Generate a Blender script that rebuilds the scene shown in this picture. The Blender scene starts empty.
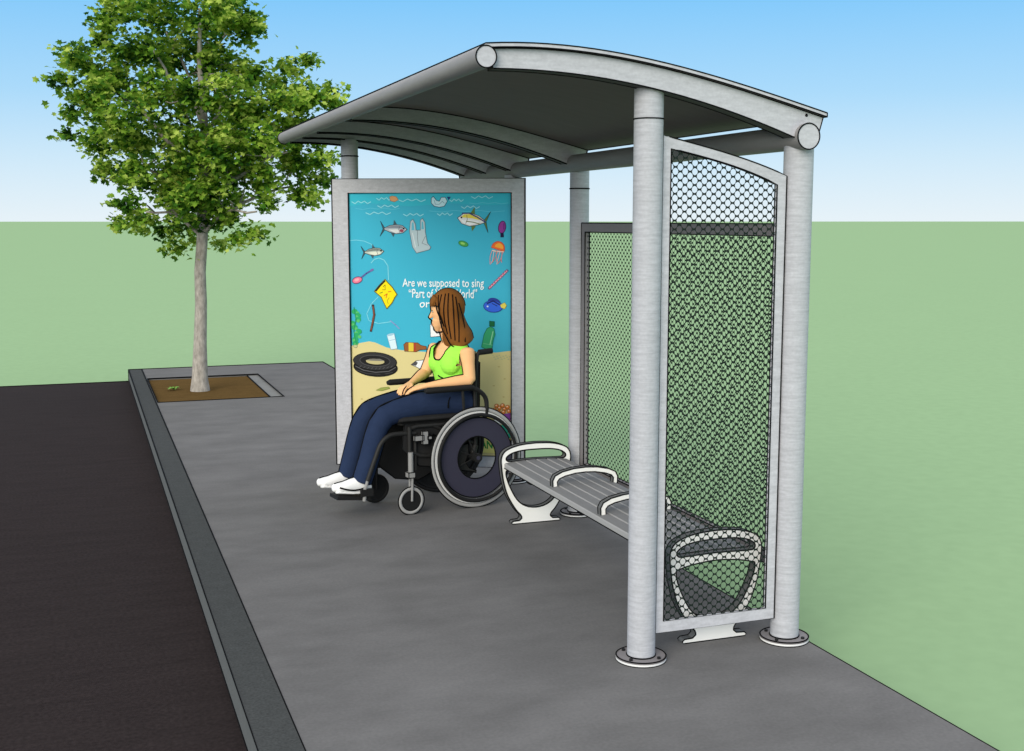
import bpy, bmesh, math, random
from mathutils import Vector as V, Matrix
from mathutils.geometry import tessellate_polygon
random.seed(7)
R = math.radians
scene = bpy.context.scene
col = scene.collection
CAM = V((0, 0, 1.85))

# ---------------------------------------------------------------- materials
def lin(c):
    c = c / 255.0
    return c / 12.92 if c <= 0.04045 else ((c + 0.055) / 1.055) ** 2.4

def mat(name, rgb, rough=0.7, metal=0.0, var=0.0, scale=(1, 1, 1), ns=8.0, bump=0.0, spec=0.3, var2=0.0, ns2=120.0, tint=None):
    m = bpy.data.materials.new(name); m.use_nodes = True
    nt = m.node_tree; b = nt.nodes['Principled BSDF']
    c = tuple(lin(v) for v in rgb)
    b.inputs['Base Color'].default_value = (*c, 1)
    b.inputs['Roughness'].default_value = rough
    b.inputs['Metallic'].default_value = metal
    b.inputs['Specular IOR Level'].default_value = spec
    if var > 0:
        tc = nt.nodes.new('ShaderNodeTexCoord'); mp = nt.nodes.new('ShaderNodeMapping')
        mp.inputs['Scale'].default_value = scale
        nt.links.new(tc.outputs['Object'], mp.inputs['Vector'])
        n = nt.nodes.new('ShaderNodeTexNoise'); n.inputs['Scale'].default_value = ns
        n.inputs['Detail'].default_value = 6; n.inputs['Roughness'].default_value = 0.62
        nt.links.new(mp.outputs['Vector'], n.inputs['Vector'])
        r = nt.nodes.new('ShaderNodeValToRGB')
        r.color_ramp.elements[0].position = 0.28; r.color_ramp.elements[1].position = 0.72
        r.color_ramp.elements[0].color = (*[v * (1 - var) for v in c], 1)
        hi = [min(1, v * (1 + var)) for v in c]
        if tint: hi = [hi[i] * tint[i] for i in range(3)]
        r.color_ramp.elements[1].color = (*hi, 1)
        nt.links.new(n.outputs['Fac'], r.inputs['Fac'])
        out = r.outputs['Color']
        if var2 > 0:
            n2 = nt.nodes.new('ShaderNodeTexNoise'); n2.inputs['Scale'].default_value = ns2
            n2.inputs['Detail'].default_value = 3
            nt.links.new(tc.outputs['Object'], n2.inputs['Vector'])
            mr = nt.nodes.new('ShaderNodeMapRange')
            mr.inputs[1].default_value = 0.3; mr.inputs[2].default_value = 0.7
            mr.inputs[3].default_value = 1 - var2; mr.inputs[4].default_value = 1 + var2
            nt.links.new(n2.outputs['Fac'], mr.inputs[0])
            mx = nt.nodes.new('ShaderNodeMix'); mx.data_type = 'RGBA'; mx.blend_type = 'MULTIPLY'
            mx.inputs[0].default_value = 1
            nt.links.new(out, mx.inputs[6]); nt.links.new(mr.outputs[0], mx.inputs[7])
            out = mx.outputs[2]
        nt.links.new(out, b.inputs['Base Color'])
        if bump > 0:
            bp = nt.nodes.new('ShaderNodeBump'); bp.inputs['Strength'].default_value = bump
            bp.inputs['Distance'].default_value = 0.01
            nt.links.new(n.outputs['Fac'], bp.inputs['Height'])
            nt.links.new(bp.outputs['Normal'], b.inputs['Normal'])
    return m

M = {}
M['ink'] = mat('ink_edge', (16, 17, 18), 0.8, spec=0.05)
M['grass'] = mat('grass', (142, 171, 131), 0.95, var=0.008, ns=0.6, spec=0.0, var2=0.03, ns2=9)
M['road'] = mat('asphalt', (45, 39, 39), 0.95, var=0.13, scale=(0.6, 3, 1), ns=5, spec=0.05, var2=0.22, ns2=55, bump=0.1)
M['pave'] = mat('pavement', (107, 106, 106), 0.95, var=0.17, scale=(1.0, 1.7, 1), ns=1.9, spec=0.05, var2=0.07, ns2=70)
M['kerb'] = mat('kerb_top', (69, 71, 71), 0.95, var=0.10, ns=14, spec=0.05, var2=0.2, ns2=90)
M['kerbface'] = mat('kerb_face', (96, 99, 100), 0.95, var=0.05, ns=20, spec=0.05, var2=0.08, ns2=160)
M['soil'] = mat('soil', (95, 75, 46), 0.98, var=0.16, scale=(1, 3, 1), ns=6, spec=0.0, var2=0.12, ns2=50)
M['pitedge'] = mat('pit_edge', (122, 122, 121), 0.95, var=.06, ns=6)
M['weed'] = mat('weed', (105, 150, 60), 0.8)
M['galv'] = mat('galvanised', (174, 176, 182), 0.6, 0.0, var=0.15, scale=(3, 3, 26), ns=4, spec=0.25, var2=0.05, ns2=90)
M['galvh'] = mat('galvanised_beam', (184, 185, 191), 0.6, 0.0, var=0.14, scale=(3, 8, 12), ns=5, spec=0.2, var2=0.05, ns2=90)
M['tube'] = mat('tube_metal', (134, 132, 132), 0.55, 0.0, var=0.08, scale=(6, 1, 6), ns=6, spec=0.25)
M['roof'] = mat('roof_underside_shade', (122, 114, 116), 0.8, var=0.05, ns=4, scale=(1, 4, 1), spec=0.1)  # underside only; the shade beneath the roof is put into this grey
M['beamdark'] = mat('beam_underside_shade', (90, 90, 90), 0.8, var=0.05, ns=5, spec=0.1)  # same metal as the beam faces, with shade painted into the colour
M['panelgrey'] = mat('grey_rail', (128, 124, 126), 0.8, var=0.04, ns=8)
M['wire'] = mat('wire', (32, 42, 38), 0.8, spec=0.05)
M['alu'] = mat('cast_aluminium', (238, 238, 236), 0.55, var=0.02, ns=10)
M['aluside'] = mat('cast_side_shade', (95, 96, 96), 0.6, var=0.04, ns=10)  # same casting as the faces; shading of the sides painted in as dark grey
M['slat'] = mat('bench_slat', (122, 122, 123), 0.7, var=0.05, scale=(3, 1, 3), ns=8)
M['slatlight'] = mat('bench_slat_edge', (158, 158, 158), 0.7)
M['black'] = mat('black_rubber', (22, 22, 23), 0.7, var=0.05, ns=20)
M['blackpaint'] = mat('black_frame', (34, 34, 34), 0.6, var=0.05, ns=20)
M['cushion'] = mat('black_cushion', (30, 30, 31), 0.85, var=0.08, ns=15)
M['navyguard'] = mat('navy_disc', (50, 49, 66), 0.7, var=0.03, ns=10)
M['greytyre'] = mat('grey_tyre', (158, 158, 158), 0.7, var=0.03, ns=20)
M['steel'] = mat('grey_steel', (140, 140, 140), 0.6, var=0.03, ns=20)
M['whiterim'] = mat('white_rim', (225, 225, 225), 0.5)
M['skin'] = mat('skin', (242, 188, 136), 0.7, var=0.015, ns=10, spec=0.15)
M['lips'] = mat('lips', (205, 120, 100), 0.6)
M['eyewhite'] = mat('eye_white', (240, 240, 235), 0.4)
M['hair'] = mat('brown_hair', (128, 80, 32), 0.8, var=0.06, scale=(30, 30, 3), ns=3, spec=0.2)
M['top'] = mat('lime_fabric', (166, 250, 88), 0.9, var=0.02, ns=12, spec=0.05)
M['jeans'] = mat('navy_denim', (38, 50, 76), 0.9, var=0.08, ns=25, spec=0.05)
M['shoe'] = mat('white_shoe', (240, 240, 240), 0.7, var=0.02, ns=20)

def leafmat():
    m = bpy.data.materials.new('maple_leaves'); m.use_nodes = True
    nt = m.node_tree; b = nt.nodes['Principled BSDF']
    g = nt.nodes.new('ShaderNodeNewGeometry')
    r = nt.nodes.new('ShaderNodeValToRGB'); e = r.color_ramp.elements
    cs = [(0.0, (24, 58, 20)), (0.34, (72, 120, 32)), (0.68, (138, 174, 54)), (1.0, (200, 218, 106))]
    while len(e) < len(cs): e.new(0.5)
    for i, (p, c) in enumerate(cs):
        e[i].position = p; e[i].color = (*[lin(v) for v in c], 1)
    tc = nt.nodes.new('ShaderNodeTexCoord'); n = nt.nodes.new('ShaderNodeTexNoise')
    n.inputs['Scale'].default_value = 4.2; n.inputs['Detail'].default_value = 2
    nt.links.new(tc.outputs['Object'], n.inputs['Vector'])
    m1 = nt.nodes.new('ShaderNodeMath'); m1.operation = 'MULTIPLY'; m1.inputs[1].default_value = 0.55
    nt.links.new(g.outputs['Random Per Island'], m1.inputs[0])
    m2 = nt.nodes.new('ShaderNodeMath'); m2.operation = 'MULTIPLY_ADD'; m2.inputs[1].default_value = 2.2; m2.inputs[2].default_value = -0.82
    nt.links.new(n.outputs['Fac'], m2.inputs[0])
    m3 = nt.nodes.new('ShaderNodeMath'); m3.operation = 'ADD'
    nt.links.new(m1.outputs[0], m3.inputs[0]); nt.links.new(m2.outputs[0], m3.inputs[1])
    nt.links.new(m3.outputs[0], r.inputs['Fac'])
    nt.links.new(r.outputs['Color'], b.inputs['Base Color'])
    b.inputs['Roughness'].default_value = 0.7
    b.inputs['Specular IOR Level'].default_value = 0.15
    tr = nt.nodes.new('ShaderNodeBsdfTranslucent'); nt.links.new(r.outputs['Color'], tr.inputs['Color'])
    mx = nt.nodes.new('ShaderNodeMixShader'); mx.inputs[0].default_value = 0.42
    nt.links.new(b.outputs[0], mx.inputs[1]); nt.links.new(tr.outputs[0], mx.inputs[2])
    nt.links.new(mx.outputs[0], nt.nodes['Material Output'].inputs['Surface'])
    return m
M['leaf'] = leafmat()
M['bark'] = mat('bark', (156, 150, 142), 0.95, var=0.42, scale=(5, 5, 2), ns=6, spec=0.05, bump=0.5)

# ---------------------------------------------------------------- mesh builder
def lw(p):                      # edge bead radius: a little heavier on far edges
    return 0.00060 * max(2.5, (V(p) - CAM).length)

class MB:
    def __init__(s, inkr=None):
        s.v = []; s.f = []; s.m = []; s.sm = []; s.slots = []; s.inkr = inkr
    def slot(s, m):
        m = M[m] if isinstance(m, str) else m
        if m not in s.slots: s.slots.append(m)
        return s.slots.index(m)
    def add(s, vs, fs, m, smooth=False):
        o = len(s.v); s.v += [tuple(p) for p in vs]; k = s.slot(m)
        for f in fs:
            s.f.append(tuple(i + o for i in f)); s.m.append(k); s.sm.append(smooth)
    def line(s, pts, closed=False, r=None, m='ink', seg=5):
        pts = [V(p) for p in pts]
        rr = [r if r else (s.inkr if s.inkr else lw(p)) for p in pts]
        s.tube(pts, rr, m, seg, closed=closed)
    def tube(s, pts, r, m, seg=12, closed=False, smooth=True, caps=True, ratio=1.0, ref=None, capm=None, ink=False):
        pts = [V(p) for p in pts]
        n = len(pts)
        if not isinstance(r, (list, tuple)): r = [r] * n
        T = []
        for i in range(n):
            a = pts[(i - 1) % n] if (closed or i > 0) else pts[i]
            b = pts[(i + 1) % n] if (closed or i < n - 1) else pts[i]
            t = (b - a)
            T.append(t.normalized() if t.length > 1e-9 else V((0, 0, 1)))
        up = V(ref) if ref else (V((0, 0, 1)) if abs(T[0].z) < 0.9 else V((1, 0, 0)))
        vs = []
        u = (up - T[0] * up.dot(T[0])).normalized()
        for i in range(n):
            if ref: u = V(ref)
            u = u - T[i] * u.dot(T[i])
            u = u.normalized() if u.length > 1e-6 else T[i].orthogonal().normalized()
            w = T[i].cross(u)
            for k in range(seg):
                a = 2 * math.pi * k / seg
                vs.append(pts[i] + u * (math.cos(a) * r[i]) + w * (math.sin(a) * r[i] * ratio))
        fs = []
        for i in range(n if closed else n - 1):
            j = (i + 1) % n
            for k in range(seg):
                l = (k + 1) % seg
                fs.append((i * seg + k, i * seg + l, j * seg + l, j * seg + k))
        s.add(vs, fs, m, smooth)
        if caps and not closed:
            s.add(vs[:seg], [tuple(reversed(range(seg)))], capm or m)
            s.add(vs[-seg:], [tuple(range(seg))], capm or m)
        if ink:
            s.line(vs[:seg], True); s.line(vs[-seg:], True)
    def box(s, a, b, m, ink=True, mats=None, r=None):
        x0, y0, z0 = a; x1, y1, z1 = b
        vs = [(x0, y0, z0), (x1, y0, z0), (x1, y1, z0), (x0, y1, z0), (x0, y0, z1), (x1, y0, z1), (x1, y1, z1), (x0, y1, z1)]
        fs = dict(bottom=(0, 3, 2, 1), top=(4, 5, 6, 7), front=(0, 1, 5, 4), right=(1, 2, 6, 5), back=(2, 3, 7, 6), left=(3, 0, 4, 7))
        for k, f in fs.items():
            s.add(vs, [f], (mats or {}).get(k, m))
        if ink:
            for i, j in ((0, 1), (1, 2), (2, 3), (3, 0), (4, 5), (5, 6), (6, 7), (7, 4), (0, 4), (1, 5), (2, 6), (3, 7)):
                s.line([vs[i], vs[j]], r=r)
    def prism(s, loops, fn, d0, d1, m, side=None, ink=True, capm=None):
        """loops: 2-D outer loop then holes; fn(a, b, d) -> point"""
        flat = [p for l in loops for p in l]
        tri = tessellate_polygon([[V((p[0], p[1], 0)) for p in l] for l in loops])
        A = [fn(p[0], p[1], d0) for p in flat]; B = [fn(p[0], p[1], d1) for p in flat]
        s.add(A, [tuple(t) for t in tri], m)
        s.add(B, [tuple(reversed(t)) for t in tri], capm or m)
        o = 0
        for l in loops:
            n = len(l)
            vs = A[o:o + n] + B[o:o + n]
            s.add(vs, [(i, (i + 1) % n, n + (i + 1) % n, n + i) for i in range(n)], side or m)
            if ink:
                s.line(A[o:o + n], True); s.line(B[o:o + n], True)
            o += n
    def lathe(s, prof, c, axis, m, seg=48, smooth=True, closed=True):
        """prof: (radius, along axis) loop revolved about the axis through c"""
        c = V(c); ax = V(axis).normalized(); u = ax.orthogonal().normalized(); w = ax.cross(u)
        n = len(prof); vs = []
        for k in range(seg):
            a = 2 * math.pi * k / seg; d = u * math.cos(a) + w * math.sin(a)
            vs += [c + d * r + ax * h for r, h in prof]
        fs = []
        for k in range(seg):
            l = (k + 1) % seg
            for i in range(n if closed else n - 1):
                j = (i + 1) % n
                fs.append((k * n + i, k * n + j, l * n + j, l * n + i))
        s.add(vs, fs, m, smooth)
    def circle(s, c, axis, r, ink=None, seg=40):
        c = V(c); ax = V(axis).normalized(); u = ax.orthogonal().normalized(); w = ax.cross(u)
        s.line([c + u * math.cos(2 * math.pi * k / seg) * r + w * math.sin(2 * math.pi * k / seg) * r for k in range(seg)], True, r=ink)
    def ell(s, c, r, m, rot=None, seg=16, rings=10):
        vs = []; c = V(c)
        for i in range(rings + 1):
            th = math.pi * i / rings
            for k in range(seg):
                a = 2 * math.pi * k / seg
                p = V((math.sin(th) * math.cos(a) * r[0], math.sin(th) * math.sin(a) * r[1], math.cos(th) * r[2]))
                vs.append(c + (rot @ p if rot else p))
        fs = [(i * seg + k, (i + 1) * seg + k, (i + 1) * seg + (k + 1) % seg, i * seg + (k + 1) % seg) for i in range(rings) for k in range(seg)]
        s.add(vs, fs, m, True)
    def build(s, name, parent=None, local=False):
        off = V((0, 0, 0)) if (parent is None or local) else parent.location
        me = bpy.data.meshes.new(name)
        me.from_pydata([tuple(V(p) - off) for p in s.v], [], s.f)
        for m in s.slots: me.materials.append(m)
        me.polygons.foreach_set('material_index', s.m)
        me.polygons.foreach_set('use_smooth', s.sm)
        me.update()
        o = bpy.data.objects.new(name, me); col.objects.link(o)
        if parent: o.parent = parent
        return o

def tag(o, label=None, cat=None, group=None, kind=None):
    if label: o['label'] = label
    if cat: o['category'] = cat
    if group: o['group'] = group
    if kind: o['kind'] = kind
    return o
def empty(name, loc, rz=0.0):
    o = bpy.data.objects.new(name, None); col.objects.link(o)
    o.location = loc; o.rotation_euler = (0, 0, rz); o.empty_display_size = 0.2
    return o

# ---------------------------------------------------------------- setting
ZR = -0.126
b = MB(); S = 4000
b.add([(-S, -S, ZR - 0.006), (S, -S, ZR - 0.006), (S, S, ZR - 0.006), (-S, S, ZR - 0.006)], [(0, 1, 2, 3)], 'grass')
tag(b.build('ground'), kind='structure')
b = MB()
b.box((-30, -12, ZR - 0.05), (0.512, 15.40, ZR), 'road', ink=False)
b.line([(-30, 15.40, ZR), (0.51, 15.40, ZR)])
tag(b.build('road'), kind='structure')
KX0, KX1, PX, PY0, PY1 = 0.514, 0.672, 2.967, -12, 15.56
b = MB()
b.box((KX0, PY0, ZR - 0.05), (KX1, PY1, 0), 'kerb', ink=False, mats={'left': 'kerbface', 'front': 'kerbface'})
def gl(mb, a, c, n=14):
    a, c = V(a), V(c)
    mb.line([a.lerp(c, (i / n) ** 1.6) for i in range(n + 1)])
gl(b, (KX0, 1, 0), (KX0, PY1, 0)); gl(b, (KX0 - .002, 1, ZR + .003), (KX0 - .002, PY1, ZR + .003)); gl(b, (KX1, 1, 0.0), (KX1, PY1, 0.0))
b.line([(KX0, PY1, 0), (KX0, PY1, ZR)]); b.line([(KX0, PY1, 0), (KX1, PY1, 0)])
tag(b.build('kerb'), kind='structure')
# pavement with a cut-out for the tree pit
BX0, BX1, BY0, BY1 = 0.690, 1.98, 12.60, 14.58
b = MB(); zb = ZR - 0.05
for a, c in (((KX1 + .001, PY0, zb), (PX, BY0, 0)), ((KX1 + .001, BY0, zb), (BX0, BY1, 0)), ((BX1, BY0, zb), (PX, BY1, 0)), ((KX1 + .001, BY1, zb), (PX, PY1, 0))):
    b.box(a, c, 'pave', ink=False)
gl(b, (PX, 1, 0), (PX, PY1, 0)); b.line([(KX1, PY1, 0), (PX, PY1, 0)])
b.line([(BX0, BY0, 0), (BX1, BY0, 0), (BX1, BY1, 0), (BX0, BY1, 0)], True)
tag(b.build('pavement'), kind='structure')
b = MB(); b.box((BX0, BY0, zb), (BX1 - 0.13, BY1, -0.018), 'soil', ink=False)
b.box((BX1 - 0.13, BY0, zb), (BX1, BY1, -0.014), 'pitedge', ink=False)
b.line([(BX1 - 0.13, BY0, -.014), (BX1 - 0.13, BY1, -.014)])
tag(b.build('soil_bed'), kind='structure')

# small weed
b = MB()
for k in range(11):
    a = random.uniform(0, 6.28); l = random.uniform(.06, .12); d = V((math.cos(a), math.sin(a), 0)); w = V((-d.y, d.x, 0)) * .018
    p = V((0.93, 13.62, -0.016))
    b.add([p, p + d * l * .5 + w + V((0, 0, .035)), p + d * l + V((0, 0, .02)), p + d * l * .5 - w + V((0, 0, .035))], [(0, 1, 2, 3)], 'weed')
tag(b.build('weed'), 'tiny green weed growing in the brown soil left of the tree trunk', 'weed')

# ---------------------------------------------------------------- tree
tree = empty('tree', (1.193, 13.49, 0)); tag(tree, 'leafy green street tree with pale trunk in the soil pit beside the kerb', 'tree')
b = MB()
def wx(px): return 1.27 + (px - 201) / 95.0
def wz(py): return 1.644 + (240 - py) / 94.0
tk = [(1.193, 13.49, -.02, .108), (1.195, 13.49, .12, .088), (1.21, 13.49, .5, .071), (1.235, 13.49, .95, .064), (1.235, 13.49, 1.3, .062), (1.27, 13.49, 1.65, .060), (1.29, 13.5, 2.0, .062), (1.31, 13.5, 2.4, .052), (1.33, 13.47, 2.9, .042), (1.30, 13.45, 3.5, .03), (1.32, 13.45, 4.1, .014)]
b.tube([t[:3] for t in tk], [t[3] for t in tk], 'bark', 14)
limbs = []
def limb(p0, p1, r0, r1, sag=0.1, n=5):
    p0, p1 = V(p0), V(p1); pts = []
    for i in range(n + 1):
        t = i / n; p = p0.lerp(p1, t); p.z += sag * math.sin(t * math.pi)
        p += V((random.uniform(-1, 1), random.uniform(-1, 1), random.uniform(-1, 1))) * .03 * (0 < i < n)
        pts.append(p)
    b.tube(pts, [r0 + (r1 - r0) * i / n for i in range(n + 1)], 'bark', 7)
    limbs.append(pts)
for (sx, sz, ex, ey, ez, r) in ((1.29, 1.95, 2.2, 13.3, 2.6, .036), (1.29, 1.9, .55, 13.3, 2.5, .03), (1.30, 2.2, 2.2, 13.9, 3.3, .034), (1.30, 2.3, .35, 13.8, 3.3, .03),
        (1.27, 1.75, 2.35, 13.6, 2.25, .026), (1.27, 1.68, .7, 13.6, 1.95, .02), (1.31, 2.6, 1.7, 13.2, 3.4, .028), (1.31, 2.5, .8, 13.1, 3.6, .028), (1.3, 2.9, 1.0, 13.9, 3.9, .022), (1.3, 3.1, 1.6, 13.7, 3.9, .022), (1.27, 1.7, 1.8, 13.0, 1.95, .02)):
    limb((sx, 13.49, sz), (ex, ey, ez), r, .010)
for L in list(limbs):
    for q in range(4):
        p = L[random.randint(2, 4)]
        limb(p, p + V((random.uniform(-.3, .3), random.uniform(-.3, .3), random.uniform(.0, .3))), .011, .004, 0.02, 3)
b.build('trunk', tree)
b = MB()
# clumps in the crown: (px-like across, down, radius) read as metres through wx / wz
cl = [(78, 62, 20), (98, 40, 13), (62, 85, 13), (92, 100, 22), (72, 118, 10), (63, 140, 7), (118, 80, 20), (112, 128, 24), (90, 148, 12), (110, 165, 18),
      (125, 20, 24), (140, 60, 28), (150, 100, 28), (140, 140, 26), (135, 175, 20), (128, 205, 16), (145, 222, 18), (165, 232, 12), (172, 248, 9), (120, 222, 9),
      (170, 15, 32), (175, 55, 32), (185, 95, 32), (180, 135, 30), (175, 175, 26), (180, 205, 20), (205, 190, 26), (205, 222, 15), (228, 215, 16), (232, 238, 9), (250, 232, 11), (222, 246, 6),
      (215, 15, 32), (215, 55, 32), (220, 95, 32), (215, 140, 30), (235, 165, 26), (245, 25, 24), (262, 18, 13), (248, 70, 24), (255, 110, 28), (262, 145, 26), (262, 180, 22), (240, 195, 18),
      (285, 75, 16), (297, 62, 13), (312, 58, 9), (285, 100, 20), (310, 95, 20), (330, 100, 14), (338, 84, 7), (345, 98, 7), (290, 130, 24), (315, 125, 20), (300, 160, 22), (322, 155, 18), (328, 178, 14), (300, 190, 15), (280, 200, 11), (315, 192, 9), (322, 198, 6),
      (190, 222, 13), (212, 206, 16), (182, 195, 20), (200, 238, 7), (150, -15, 28), (195, -25, 34), (235, -12, 26), (110, 95, 18), (160, 190, 18), (195, 160, 26), (235, 130, 26)]
allc = []
for (px, py, r) in cl:
    for h in range(2 if r > 18 else 1):
        dy = random.uniform(-1, 1) * (0.75 if 110 < px < 290 else 0.35)
        allc.append((V((wx(px + (10 if px < 110 else 0)), 13.49 + dy, wz(py))), r * .88 / 95.0))
leafshape = [(0, 0), (.30, .10), (.55, .05), (.42, .40), (.70, .62), (.30, .68), (0, 1.0), (-.30, .68), (-.70, .62), (-.42, .40), (-.55, .05), (-.30, .10)]
for c, r in allc:
    subs = []
    for _ in range(max(3, int(r * 68))):
        d = V((random.gauss(0, 1), random.gauss(0, 1), random.gauss(0, .85))).normalized()
        subs.append(c + d * r * random.uniform(.25, 1.0))
    for sc_ in subs:
        sr = random.uniform(.045, .085)
        for _ in range(20):
            p = sc_ + V((random.gauss(0, 1), random.gauss(0, 1), random.gauss(0, .55))) * sr
            L = random.uniform(.044, .078)
            yaw = random.uniform(0, 6.28); n = V((random.gauss(0, .75), random.gauss(0, .75) - .25, 1)).normalized()
            t = (V((math.cos(yaw), math.sin(yaw), 0)) - n * n.dot(V((math.cos(yaw), math.sin(yaw), 0)))).normalized(); w = n.cross(t)
            vs = [p + t * (y * L) + w * (x * L * .8) - n * (abs(x) * L * .25) for x, y in leafshape]
            vs.append(p + t * L * .45)
            k = len(vs) - 1
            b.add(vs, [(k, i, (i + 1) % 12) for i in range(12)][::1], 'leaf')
b.build('crown', tree)

# ---------------------------------------------------------------- bus shelter
SH = empty('bus_shelter', (2.4, 6.5, 0))
tag(SH, 'open galvanised bus shelter with curved roof, mesh screens and a sea poster panel', 'bus shelter')
def interp(tab, x):
    if x <= tab[0][0]: 
        (a, b0), (c, d) = tab[0], tab[1]
    elif x >= tab[-1][0]:
        (a, b0), (c, d) = tab[-2], tab[-1]
    else:
        for i in range(len(tab) - 1):
            if tab[i][0] <= x <= tab[i + 1][0]:
                (a, b0), (c, d) = tab[i], tab[i + 1]; break
    return b0 + (d - b0) * (x - a) / (c - a)
def smoothtab(tab):
    import numpy as np
    co = np.polyfit([p[0] for p in tab], [p[1] for p in tab], 3)
    return lambda x: float(np.polyval(co, x))
topf = smoothtab([(1.455, 2.506), (1.67, 2.514), (1.863, 2.508), (2.062, 2.487), (2.335, 2.439), (2.624, 2.378), (2.947, 2.296)])
botf = smoothtab([(1.49, 2.416), (1.678, 2.42), (1.85, 2.408), (2.073, 2.379), (2.28, 2.345), (2.492, 2.293), (2.729, 2.222), (2.80, 2.195)])
N = 24
RX0, RX1, RY0, RY1 = 1.452, 2.950, 4.305, 8.96
xs = [RX0 + (RX1 - RX0) * i / N for i in range(N + 1)]
b = MB(); T = .016
vs = []
for x in xs:
    z = topf(x); vs += [(x, RY0, z), (x, RY1, z), (x, RY0, z - T), (x, RY1, z - T)]
for i in range(N):
    o = i * 4; p = o + 4
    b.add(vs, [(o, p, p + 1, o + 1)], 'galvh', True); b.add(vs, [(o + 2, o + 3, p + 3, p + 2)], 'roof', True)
    b.add(vs, [(o, o + 2, p + 2, p)], 'galvh'); b.add(vs, [(o + 1, p + 1, p + 3, o + 3)], 'galvh')
b.add(vs, [(0, 1, 3, 2)], 'galvh'); b.add(vs, [(4 * N, 4 * N + 2, 4 * N + 3, 4 * N + 1)], 'galvh')
b.line([(x, RY0, topf(x)) for x in xs]); b.line([(x, RY0, topf(x) - T) for x in xs])
gl(b, (RX0, RY0, topf(RX0)), (RX0, RY1, topf(RX0)), 8); b.line([(RX1, RY0, topf(RX1)), (RX1, RY0, topf(RX1) - T)]); b.line([(RX1, RY0, topf(RX1) - T), (RX1, RY1, topf(RX1) - T)])
b.line([(x, RY1, topf(x) - T) for x in xs])
b.build('roof', SH)
FT = (1.452, 2.456, .0405); RT = (2.860, 2.198, .053)
for (tx, tz, tr) in (FT, RT):
    b = MB(); y0 = 4.300
    b.tube([(tx, y0, tz), (tx, RY1 + .01, tz)], tr, 'tube', 28, capm='galvh')
    b.circle((tx, y0 - .001, tz), (0, 1, 0), tr); b.circle((tx, RY1 + .012, tz), (0, 1, 0), tr)
    b.build('roof_tube', SH)
beamY = [(4.325, 4.395), (6.79, 6.86), (7.80, 7.87), (8.33, 8.40), (8.85, 8.92)]
for i, (y0, y1) in enumerate(beamY):
    b = MB()
    xa = [1.49 + (2.80 - 1.49) * k / 20 for k in range(21)]
    up = [(x, topf(x) - T - .002) for x in [1.47 + (2.944 - 1.47) * k / 22 for k in range(23)]]
    lo = [(x, botf(x)) for x in xa] + [(2.84, 2.185), (2.918, 2.19)]
    loop = lo + list(reversed(up))
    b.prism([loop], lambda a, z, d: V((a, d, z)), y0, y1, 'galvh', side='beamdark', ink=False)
    for yy in (y0, y1):
        b.line([(x, yy, z) for x, z in lo[:21]])
    b.line([(x, y0, z) for x, z in up]); b.line([(2.80, y0, botf(2.8)), (2.84, y0, 2.185)]); b.line([(2.918, y0, 2.19), (up[-1][0], y0, up[-1][1])])
    if i == 0: b.circle((2.862, y0 - .001, 2.285), (0, 1, 0), .004, seg=8)
    b.build('roof_beam', SH)
posts = [(2.174, 4.400, 2.375, 2.256), (2.882, 4.403, 2.19, None), (2.910, 6.830, 2.165, 2.047), (2.854, 7.876, 2.165, 2.047), (1.812, 8.37, 2.415, 2.300)]
for (x, y, zt, seam) in posts:
    b = MB(); r = .0595 if seam else .0625
    b.tube([(x, y, .018), (x, y, zt)], r, 'galv', 32, capm='galv')
    if seam: b.circle((x, y, seam), (0, 0, 1), r + .0005)
    b.circle((x, y, .022), (0, 0, 1), r + .001)
    p = b.build('post', SH)
    b = MB(); fr = .106
    b.lathe([(r * .5, 0.0), (fr, 0.0), (fr, .018), (r * .5, .018)], (x, y, 0.001), (0, 0, 1), 'panelgrey', 40, smooth=False)
    b.lathe([(fr + .001, .002), (fr + .0015, .002), (fr + .0015, .011), (fr + .001, .011)], (x, y, 0.001), (0, 0, 1), 'whiterim', 40, smooth=False)
    b.circle((x, y, .020), (0, 0, 1), fr); b.circle((x, y, .002), (0, 0, 1), fr)
    fl = b.build('base_plate', p); fl.location = (0, 0, 0)
    for me in (fl,):
        for v in me.data.vertices: v.co -= SH.location
    for k in range(4):
        a = R(35 + 90 * k); b = MB()
        b.tube([(x + math.cos(a) * .086, y + math.sin(a) * .086, .012), (x + math.cos(a) * .086, y + math.sin(a) * .086, .027)], .0085, 'black', 6)
        bo = b.build('bolt', p)
        for v in bo.data.vertices: v.co -= SH.location

def honey(mb, fn, a0, a1, z0, z1, topfn, m='wire'):
    cw, ch = .0223, .036
    hexo = [(.00389, .018), (.01115, .009), (.0184, 0), (.01115, -.009), (.00389, -.018), (0, -.018), (-.00389, -.018), (-.01115, -.009), (-.0184, 0), (-.01115, .009), (-.00389, .018), (0, .018)]
    hol = []
    for x, y in hexo:
        a = math.atan2(y / .0142, x / .0131)
        hol.append((math.cos(a) * .0131, math.sin(a) * .0142))
    ni = int((a1 - a0) / cw) + 2; nj = int((z1 - z0) / ch) + 2
    for i in range(ni):
        for j in range(nj):
            ca = a0 + i * cw; cz = z0 + j * ch + (ch / 2 if i % 2 else 0)
            if ca > a1 + .008 or cz > topfn(ca) + .01: continue
            def cl_(p):
                a = min(max(ca + p[0], a0), a1); return (a, min(max(cz + p[1], z0), topfn(a)))
            O = [cl_(p) for p in hexo]; I = [cl_(p) for p in hol]
            mb.add([fn(*p) for p in O + I], [(k, (k + 1) % 12, 12 + (k + 1) % 12, 12 + k) for k in range(12)], m)
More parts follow.
